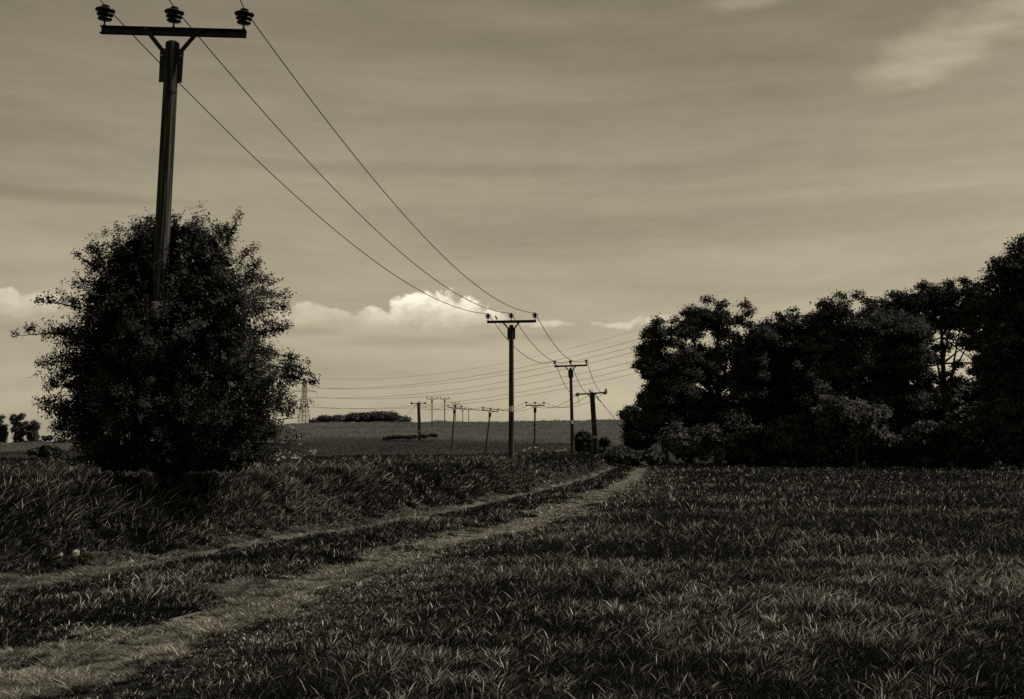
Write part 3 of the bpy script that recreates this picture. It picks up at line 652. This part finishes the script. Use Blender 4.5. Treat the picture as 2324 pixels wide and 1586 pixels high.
def utility_pole(label, cat_group, base, top, yaw, r=(.112, .135), plate=None, full=True, armw=2.39, n=20, ik=1.0):
    m = pole_frame(base, top, yaw); H = (top-base).length
    root = empty('utility_pole', base, label, 'utility pole', cat_group, m)
    mb = MB(); ns = 10
    prof = [(r[1]*(1-i/ns)+r[0]*i/ns, -.3+(H-.35+.3)*i/ns) for i in range(ns+1)]
    prof += [(r[0], H-.06), (r[0]*.97, H-.035), (r[0]*.55, H-.006), (.01, H)]
    mb.lathe(prof, n=n); mb.build('shaft', m_wood, root, True)
    za = H+.155; k = armw/2.39
    arm = MB(); hw = armw/2
    # rolled steel channel, flanges towards the viewer
    pr_ = [(-.045, -.062), (-.045, -.050), (.033, -.050), (.033, .050), (-.045, .050), (-.045, .062), (.045, .062), (.045, -.062)]
    arm.extrude([Vector((0, y, z)) for y, z in pr_], Vector((-hw, 0, za)), Vector((hw, 0, za))); arm.build('crossarm', m_arm, root)
    for s in (-1, 1):
        b = MB(); rx = r[0]+.035
        b.bar((s*.46*k, -.062, za+.04), (s*(rx+.02), -.02, H-.155), .07, .012 if full else .04, (0, 1, 0))
        b.bar((s*.46*k, -.056, za+.04), (s*(rx+.02), -.014, H-.155), .012, .06, (0, 1, 0))
        b.bar((s*(rx+.008), -.014, H-.135), (s*(rx+.002), -.014, H-.70), .078, .012, (0, 1, 0))
        b.bar((s*(rx-.028), .02, H-.15), (s*(rx-.034), .02, H-.695), .012, .07, (0, 1, 0))
        br = b.build('brace', m_arm, root)
        if full:
            bo = MB(); bo.lathe([(.009, 0), (.009, .012)], (s*(rx+.008), -.022, H-.26), 8, Matrix.Rotation(R(90), 3, 'X')); bo.build('bolt_sky_dot', m_sky_dot, br)  # pale dot standing in for bright sky seen through a hole
    for x, _ in INS: insulator(root, x*k, za+.062, n if full else 10, 0, ik)
    if plate:
        z = plate; p = MB(); rr_ = np.interp(z, [0, H], [r[1], r[0]])+.004
        pts = []
        for a in np.linspace(R(-125), R(-40), 7): pts.append((rr_*math.cos(a), rr_*math.sin(a)))
        vs = [(x, y, z-.13) for x, y in pts]+[(x, y, z+.13) for x, y in pts]+[(x*1.02, y*1.02, z-.13) for x, y in pts]+[(x*1.02, y*1.02, z+.13) for x, y in pts]
        q = 7; fs = [(i, i+1, q+i+1, q+i) for i in range(6)]+[(2*q+i, 2*q+i+1, 3*q+i+1, 3*q+i) for i in range(6)]+[(i, i+1, 2*q+i+1, 2*q+i) for i in range(6)]+[(q+i, q+i+1, 3*q+i+1, 3*q+i) for i in range(6)]
        fs += [(0, q, 3*q, 2*q), (q-1, 2*q-1, 4*q-1, 3*q-1)]
        p.add(vs, fs); p.build('number_plate', m_plate, root)
    caps = [m @ Vector((x*k, 0, za+.062+.34*ik)) for x, _ in INS]
    return root, m, H, caps
G1 = 'wooden poles of the near power line beside the track'
def ground_at(u, Y, dv=0): x = (u-1161.5)/F*Y; return Vector((x, Y, zt(x, Y)))
def mk(u0, ut, vt, Y, dy=0): return ground_at(u0, Y), at(ut, vt, Y)
b1, t1 = mk(342, 392, 93, 18.3); P1 = utility_pole('nearest and tallest-looking wooden pole, rising out of the hawthorn bush', G1, b1, t1, R(0), plate=EYE+(1010-703)/142-b1.z, n=28)
b2, t2 = mk(1160, 1160, 737, 54.7); P2 = utility_pole('second pole from the camera, with a bird on its crossarm', G1, b2, t2, R(9), plate=EYE+(1010-928)/47.5-b2.z)
b3, t3 = mk(1299, 1294.5, 835, 82); P3_ = utility_pole('third pole of the near line, just left of the dark bush', G1, b3, t3, R(12), r=(.105, .14), plate=EYE+(1010-958)/31.7-b3.z)

def strain_string(root, x, z, d, n=10, k=1.0):
    """dead-end insulator string lying along the line"""
    q = Vector(d).to_track_quat('Z', 'Y').to_matrix(); mb = MB(); prof = [(.03, 0)]
    for i in range(4): zz = .05+i*.11; prof += [(.05*k, zz), (.145*k, zz+.02), (.15*k, zz+.04), (.06*k, zz+.07)]
    prof += [(.03, .5), (.015, .56)]
    mb.lathe(prof, (x, 0, z), n, q); mb.build('strain_insulator', m_cer, root, True)
def stayed_pole(label, base, top, yaw, group, armw, stay, sleeve=True, mirror=1, near=True, r=(.135, .16)):
    m = pole_frame(base, top, yaw); H = (top-base).length
    root = empty('twin_pole', base, label, 'utility pole', group, m)
    for s in (-1, 1):
        mb = MB(); mb.lathe([(r[1], -.3), (r[1], .2), (r[0], H-.12), (r[0]*.9, H-.05), (r[0]*.3, H)], (s*r[1]*.62, s*.03, 0), 14); mb.build('shaft', m_wood, root, True)
        mp = MB(); mp.bar((s*r[1]*.62-.07, -.03-r[1], EYE+(1010-1010)/24+.1), (s*r[1]*.62+.07, -.03-r[1], EYE+.1), .03, .2, (0, 0, 1)); mp.build('number_plate', m_plate, root)
    hw = armw/2; za = H+.02
    a = MB(); a.bar((-hw, 0, za), (hw, 0, za), .12, .14); a.bar((-.36, 0, za-.1), (.36, 0, za-.1), .14, .1)
    a.bar((-.40, -.03, za-.08), (-.2, -.03, za-.38), .05, .05, (0, 1, 0)); a.bar((.40, -.03, za-.08), (.2, -.03, za-.38), .05, .05, (0, 1, 0)); a.build('crossarm', m_arm, root)
    for x in (-hw, 0, hw):
        strain_string(root, x, za+.02, (-.05, -1, -.03)); strain_string(root, x, za-.02, (-.35, 1, -.03))
    insulator(root, -.14*mirror if near else 0, za+.06, 14, R(-12)*mirror, .85); insulator(root, hw*mirror, za+.06, 14, R(8)*mirror, .85)
    def loop(pts, r_=.012): j = MB(); j.tube(pts, r_, 5); j.build('jumper_wire', m_wire, root, True)
    x0 = -hw*mirror
    loop([(x0, -.5, za), (x0-.04, -.45, za-.5), (x0-.01, -.2, za-.95), (x0+.03, .2, za-.98), (x0+.03, .45, za-.5), (x0+.01, .5, za)])
    x1 = -.14*mirror
    loop([(x1, -.5, za+.02), (x1+.05, -.3, za+.42), (x1+.12, -.1, za+.50), (x1+.22, .1, za+.42), (x1+.26, .4, za+.05)])
    x2 = hw*mirror
    loop([(x2, -.5, za+.02), (x2-.1, -.3, za+.15), (x2, 0, za+.38), (x2+.02, .3, za+.2), (x2, .5, za)])
    inv = m.inverted(); s0 = Vector((.35*mirror, 0, za-.25)); s1 = inv @ stay
    st = MB(); st.tube([s0, s1], .026, 6)
    so_ = st.build('stay_wire', m_wire, root)
    if sleeve:
        for f0, f1, r_ in ((0, .10, .05), (.44, .92, .065)): sv = MB(); sv.tube([s0.lerp(s1, f0), s0.lerp(s1, f1)], r_, 6); sv.build('stay_sleeve', m_arm, so_)
        for f0, r_ in ((.15, .07), (.42, .06)): sv = MB(); sv.lathe([(.03, -.06), (r_, 0), (.03, .06)], s0.lerp(s1, f0), 8); sv.build('stay_insulator', m_cer, so_)
    capsN = [m @ Vector((x, -.5, za+.0)) for x in (-hw, 0, hw)]; capsF = [m @ Vector((x-.17, .5, za-.03)) for x in (-hw, 0, hw)]
    return root, m, capsN, capsF
b4, t4 = mk(1352, 1343, 893, 108)
stay4 = ground_at(1475, 104.5)
P4 = stayed_pole('thick leaning twin pole with end insulators, its stay wire running down to the right', b4, t4, R(4), G1, 2.62, stay4)
G2 = 'wooden poles of the second power line on the hillside'
bI, tI = mk(1212, 1213.7, 923, 140); PI_ = utility_pole('upright pole of the second line, between the second and third near poles', G2, bI, tI, R(-8), r=(.10, .12), full=False, armw=2.3, n=10, ik=1.15)
bH, tH = mk(1100, 1112, 935, 160); PH = utility_pole('leaning pole just left of the pole with the bird', G2, bH, tH, R(-8), r=(.10, .12), full=False, armw=2.25, n=10, ik=1.15)
bG, tG = mk(1025, 1031, 928, 175); PG = utility_pole('slightly leaning pole between the far stayed pole and the leaning pole', G2, bG, tG, R(-8), r=(.10, .12), full=False, armw=2.15, n=10, ik=1.15)
bA, tA = mk(953, 949.5, 915, 215)
PA = stayed_pole('far stout pole with its stay wire running down to the left, standing in dark scrub', bA, tA, R(-4), G2, 2.55, ground_at(868, 212), False, -1, False, r=(.15, .2))
G3 = 'distant poles on the skyline'
far = []
for (ub, ut, vt, Y, aw, yaw, lab) in ((980.5, 980, 907, 260, 2.4, -10, 'leftmost small skyline pole, its foot just below the ridge'), (1009, 1009, 907, 283, 2.2, -14, 'second small skyline pole from the left'),
                                     (1033, 1033.5, 918, 335, 2.3, -14, 'small skyline pole close behind the slightly leaning pole'), (1049.5, 1049.7, 930.5, 370, 2.3, -20, 'tiny skyline pole, left one of the farthest pair'),
                                     (1063, 1063, 929.5, 395, 2.2, -30, 'tiny skyline pole, right one of the farthest pair')):
    b, t = mk(ub, ut, vt, Y); far.append(utility_pole(lab, G3, b, t, R(yaw), r=(.10, .12), full=False, armw=aw, n=8, ik=1.3))

# ---------------------------------------------------------------- conductors
def wire(name, label, spans, rad, group, n=28, cat='power line'):
    """spans: list of (start, end, sag, radius0, radius1)"""
    mb = MB(); o = Vector(spans[0][0])
    for a, b, s in spans:
        a, b = Vector(a), Vector(b); q = []
        for i in range(n+1):
            t = i/n; q.append(a.lerp(b, t)-Vector((0, 0, 4*s*t*(1-t)))-o)
        d = [np.interp((p+o).y, [0, 18, 55, 110, 220, 400], [.008, .009, .016, .024, .035, .045])*rad for p in q]
        mb.tube(q, d, 5)
    ob = mb.build(name, m_wire, None, True); ob.location = o
    return tag(ob, label, cat, group)
prev = [Vector((-2.2+k*1.1, -19, 8.4)) for k in range(3)]
for k, w in enumerate(('left', 'middle', 'right')):
    wire('overhead_wire', f'{w} wire of the near line, sagging from the nearest pole',
         [(prev[k], P1[3][k], 1.0), (P1[3][k], P2[3][k], 1.2), (P2[3][k], P3_[3][k], .95), (P3_[3][k], P4[2][k], .85)], 1.0, 'conductors of the near power line')
for k, w in enumerate(('left', 'middle', 'right')):
    wire('overhead_wire', f'{w} wire of the second line, between twin pole and far stayed pole',
         [(P4[3][k], PI_[3][k], 1.0), (PI_[3][k], PH[3][k], .7), (PH[3][k], PG[3][k], .5), (PG[3][k], PA[2][k], 1.0)], .85, 'conductors of the second power line', 16)
for k, w in enumerate(('left', 'middle', 'right')):
    wire('overhead_wire', f'{w} wire joining the small distant skyline poles',
         [(far[i][3][k], far[i+1][3][k], .5) for i in range(4)], .5, 'conductors between the skyline poles', 8)

# lattice pylon with its seven long wires
def pylon():
    T = at(691, 857, 880); bx, by = T.x, T.y; bz = zt(bx, by); H = T.z-bz
    ang = math.atan2(.645, .764); m = Matrix.Rotation(ang, 4, 'Z'); m.translation = Vector((bx, by, bz))
    root = empty('pylon', (bx, by, bz), 'distant lattice pylon at the right edge of the hawthorn bush', 'pylon', None, m)
    def hw(z): return float(np.interp(z, [0, H*.55, H-16, H-4, H], [4.6, 2.3, 1.5, 1.1, .1]))
    b = MB(); lv = [0, 6, 11, 15.5, 19.5, 23, 26, 29, 32, 35, 38, 41, 44, H-2, H]; lv = [z for z in lv if z <= H]
    cs = [(-1, -1), (1, -1), (1, 1), (-1, 1)]
    for i in range(len(lv)-1):
        z0, z1 = lv[i], lv[i+1]; a0, a1 = hw(z0), hw(z1)
        for j in range(4):
            c, d = cs[j], cs[(j+1) % 4]
            b.tube([(c[0]*a0, c[1]*a0, z0), (c[0]*a1, c[1]*a1, z1)], .20, 4)
            b.tube([(c[0]*a0, c[1]*a0, z0), (d[0]*a1, d[1]*a1, z1)], .11, 4); b.tube([(d[0]*a0, d[1]*a0, z0), (c[0]*a1, c[1]*a1, z1)], .11, 4)
            b.tube([(c[0]*a0, c[1]*a0, z0), (d[0]*a0, d[1]*a0, z0)], .07, 4)
    b.build('tower_frame', m_lattice, root)
    ends = []
    for (v, w) in ((868, 6.8), (889, 11.), (911, 8.)):
        z = at(691, v, 880).z-bz; c = MB(); a = hw(z)
        for s in (-1, 1):
            for yy in (-a, a):
                c.tube([(s*a, yy, z), (s*w, 0, z+.3)], .12, 4); c.tube([(s*a, yy, z+2.0), (s*w, 0, z+.3)], .12, 4)
                c.tube([(-a, yy, z), (a, yy, z)], .08, 4)
                for f in (.3, .6): c.tube([(s*(a+(w-a)*f), yy*(1-f), z), (s*(a+(w-a)*f), yy*(1-f), z+2*(1-f)+.2)], .07, 4)
        c.build('crossarm', m_lattice, root)
        for s in (-1, 1):
            q = MB(); q.lathe([(.05, 0), (.16, -.3), (.16, -3.6), (.05, -4.0)][::-1], (s*w, 0, z+.2), 6); q.build('insulator_string', m_cer, root)
            ends.append((m @ Vector((s*w, 0, z-3.8)), s))
    top = m @ Vector((0, 0, H))
    D = Vector((260, -308, 18)); Gp = 'long faint wires of the pylon line'
    names = ['lower edge', 'far side']
    ob = wire('pylon_wire', 'topmost faint earth wire running from the pylon peak to the wood', [(top, top+D, 13)], 1.3, Gp, 40)
    lab = {(0, -1): 'upper wire on the near side of the pylon', (0, 1): 'upper wire on the far side of the pylon', (1, -1): 'middle-level wire on the near side of the pylon', (1, 1): 'middle-level wire on the far side of the pylon',
           (2, -1): 'lowest-level wire on the near side of the pylon', (2, 1): 'lowest-level wire on the far side of the pylon'}
    for i, (e, s) in enumerate(ends):
        wire('pylon_wire', lab[(i//2, s)]+', sweeping across to the wood', [(e, e+D, 11.5)], 1.9, Gp, 40)
pylon()

# ---------------------------------------------------------------- bird on the second pole
def bird():
    m = P2[1]; H = P2[2]; p = m @ Vector((-.74, -.005, H+.155+.062)); root_m = Matrix.Translation(p)
    mb = MB(); q = [(-.0, .00, .10, .018), (-.01, .0, .12, .038)]
    spine = [((.085, 0, .02), .006, .016), ((.065, 0, .045), .010, .022), ((.04, 0, .085), .030, .036), ((.018, 0, .12), .044, .050), ((-.004, 0, .155), .046, .050), ((-.016, 0, .185), .036, .038),
             ((-.020, 0, .207), .027, .028), ((-.025, 0, .225), .030, .030), ((-.030, 0, .245), .024, .024), ((-.032, 0, .258), .008, .008)]
    n = 12
    for (c, rx, ry) in spine:
        for j in range(n): a = 2*math.pi*j/n; mb.v.append((c[0]+rx*math.cos(a)*.9, ry*math.sin(a), c[2]+rx*math.cos(a)*.35))
    for i in range(len(spine)-1):
        for j in range(n): mb.f.append((i*n+j, i*n+(j+1) % n, (i+1)*n+(j+1) % n, (i+1)*n+j))
    mb.f.append(tuple(range(n))[::-1]); mb.f.append(tuple((len(spine)-1)*n+j for j in range(n)))
    mb.tube([(-.05, 0, .232), (-.078, 0, .226)], [.008, .001], 6)          # beak
    for s in (-1, 1): mb.tube([(.02, s*.018, .08), (.008, s*.018, .035), (.010, s*.018, .002)], [.012, .005, .004], 6); mb.tube([(.02, s*.018, .004), (-.02, s*.018, .004)], .004, 5)
    o = mb.build('bird', m_bird, None, True); o.matrix_world = root_m
    tag(o, 'dark bird perched upright on the crossarm of the second pole', 'bird')
    for s in (-1, 1):
        w = MB(); w.tube([(-.01, s*.046, .18), (.018, s*.052, .13), (.05, s*.040, .075), (.078, s*.018, .035)], [.016, .030, .020, .004], 8); wo_ = w.build('wing', m_bird, o, True)
bird()

# ---------------------------------------------------------------- wild flowers
def cow_parsley(x, y, h, label, group, seed):
    random.seed(seed); z = zt(x, y); root = empty('cow_parsley', (x, y, z), label, 'wild flower', group)
    st = MB(); tops = []
    lean = Vector((random.gauss(0, .07), random.gauss(0, .07), 0))
    main = [Vector((0, 0, 0)), lean*h*.4+Vector((0, 0, h*.45)), lean*h+Vector((0, 0, h))]
    st.tube(main, [.008, .006, .004], 5); tops.append(main[-1])
    for _ in range(random.randint(2, 4)):
        t = random.uniform(.4, .85); s = Vector((0, 0, 0)).lerp(main[-1], t); a = random.uniform(0, 6.28)
        e = s+Vector((math.cos(a)*.10, math.sin(a)*.10, h-s.z-random.uniform(.01, .07))); st.tube([s, s.lerp(e, .5)+Vector((0, 0, -.02)), e], [.005, .004, .003], 4); tops.append(e)
    for t in tops:
        for k in range(8):
            a = 6.28*k/8; st.tube([t, t+Vector((math.cos(a)*.045, math.sin(a)*.045, .04))], .0015, 3)
    st.build('stem', m_stem, root)
    for t in tops:
        c = []
        for k in range(12):
            a = random.uniform(0, 6.28); rr2 = .031*math.sqrt(random.random()); c.append((t.x+math.cos(a)*rr2, t.y+math.sin(a)*rr2, t.z+.05-rr2*.25))
        pts = np.repeat(np.array(c), 6, 0)+rng.normal(0, .008, (72, 3))
        leaves('umbel', pts, .0135, rng.uniform(0, 1, 72), m_blossom, root, (0, 0, 0))
ga, gb, gc = 'cow parsley at the right foot of the hawthorn', 'cow parsley at the left foot of the hawthorn', 'cow parsley beside the second pole'
for k, (u, Y, v) in enumerate([(630, 22.6, 1034), (642, 22.2, 1026), (652, 23.0, 1031), (664, 22.5, 1038), (704, 24.0, 1027), (620, 22, 1046), (648, 22.2, 1042)]):
    p = at(u, v, Y); cow_parsley(p.x, Y, p.z-zt(p.x, Y), 'white flowering cow parsley in the clump at the right foot of the hawthorn', ga, 100+k)
for k, (u, Y, v) in enumerate([(300, 18.0, 1078), (318, 18.1, 1072), (332, 17.9, 1076)]):
    p = at(u, v, Y); cow_parsley(p.x, Y, p.z-zt(p.x, Y), 'pale cow parsley in the tall grass in front of the hawthorn', gb, 120+k)
for k, (u, Y, v) in enumerate([(1192, 48, 1022), (1204, 50, 1018), (1216, 49, 1016), (1226, 51, 1022), (1268, 56, 1024), (1278, 57, 1021)]):
    p = at(u, v, Y); cow_parsley(p.x, Y, p.z-zt(p.x, Y), 'cow parsley in the grass right of the second pole', gc, 140+k)
def seed_clock(u, v, Y, r, label):
    p = at(u, v, Y); z = zt(p.x, Y); root = empty('seed_head', (p.x, Y, z), label, 'wild flower')
    h = p.z-z; st = MB(); st.tube([(0, 0, 0), (.02, 0, h*.5), (0, 0, h)], [.004, .003, .003], 5); st.build('stem', m_stem, root)
    d = unit(420); pts = d*rng.uniform(.75, 1.0, 420)[:, None]*r+np.array([0, 0, h])
    leaves('clock', pts, r*.34, rng.uniform(0, 1, 420), m_blossom, root, (0, 0, 0))
    c = MB(); c.lathe([(.001, -.006), (.006, 0), (.001, .006)], (0, 0, h), 8); c.build('core', m_stem, root)
seed_clock(173, 1254, 14.3, .040, 'round pale seed clock standing in the verge grass at far left')
seed_clock(138, 1258, 14.3, .022, 'smaller paler seed clock left of the round one')
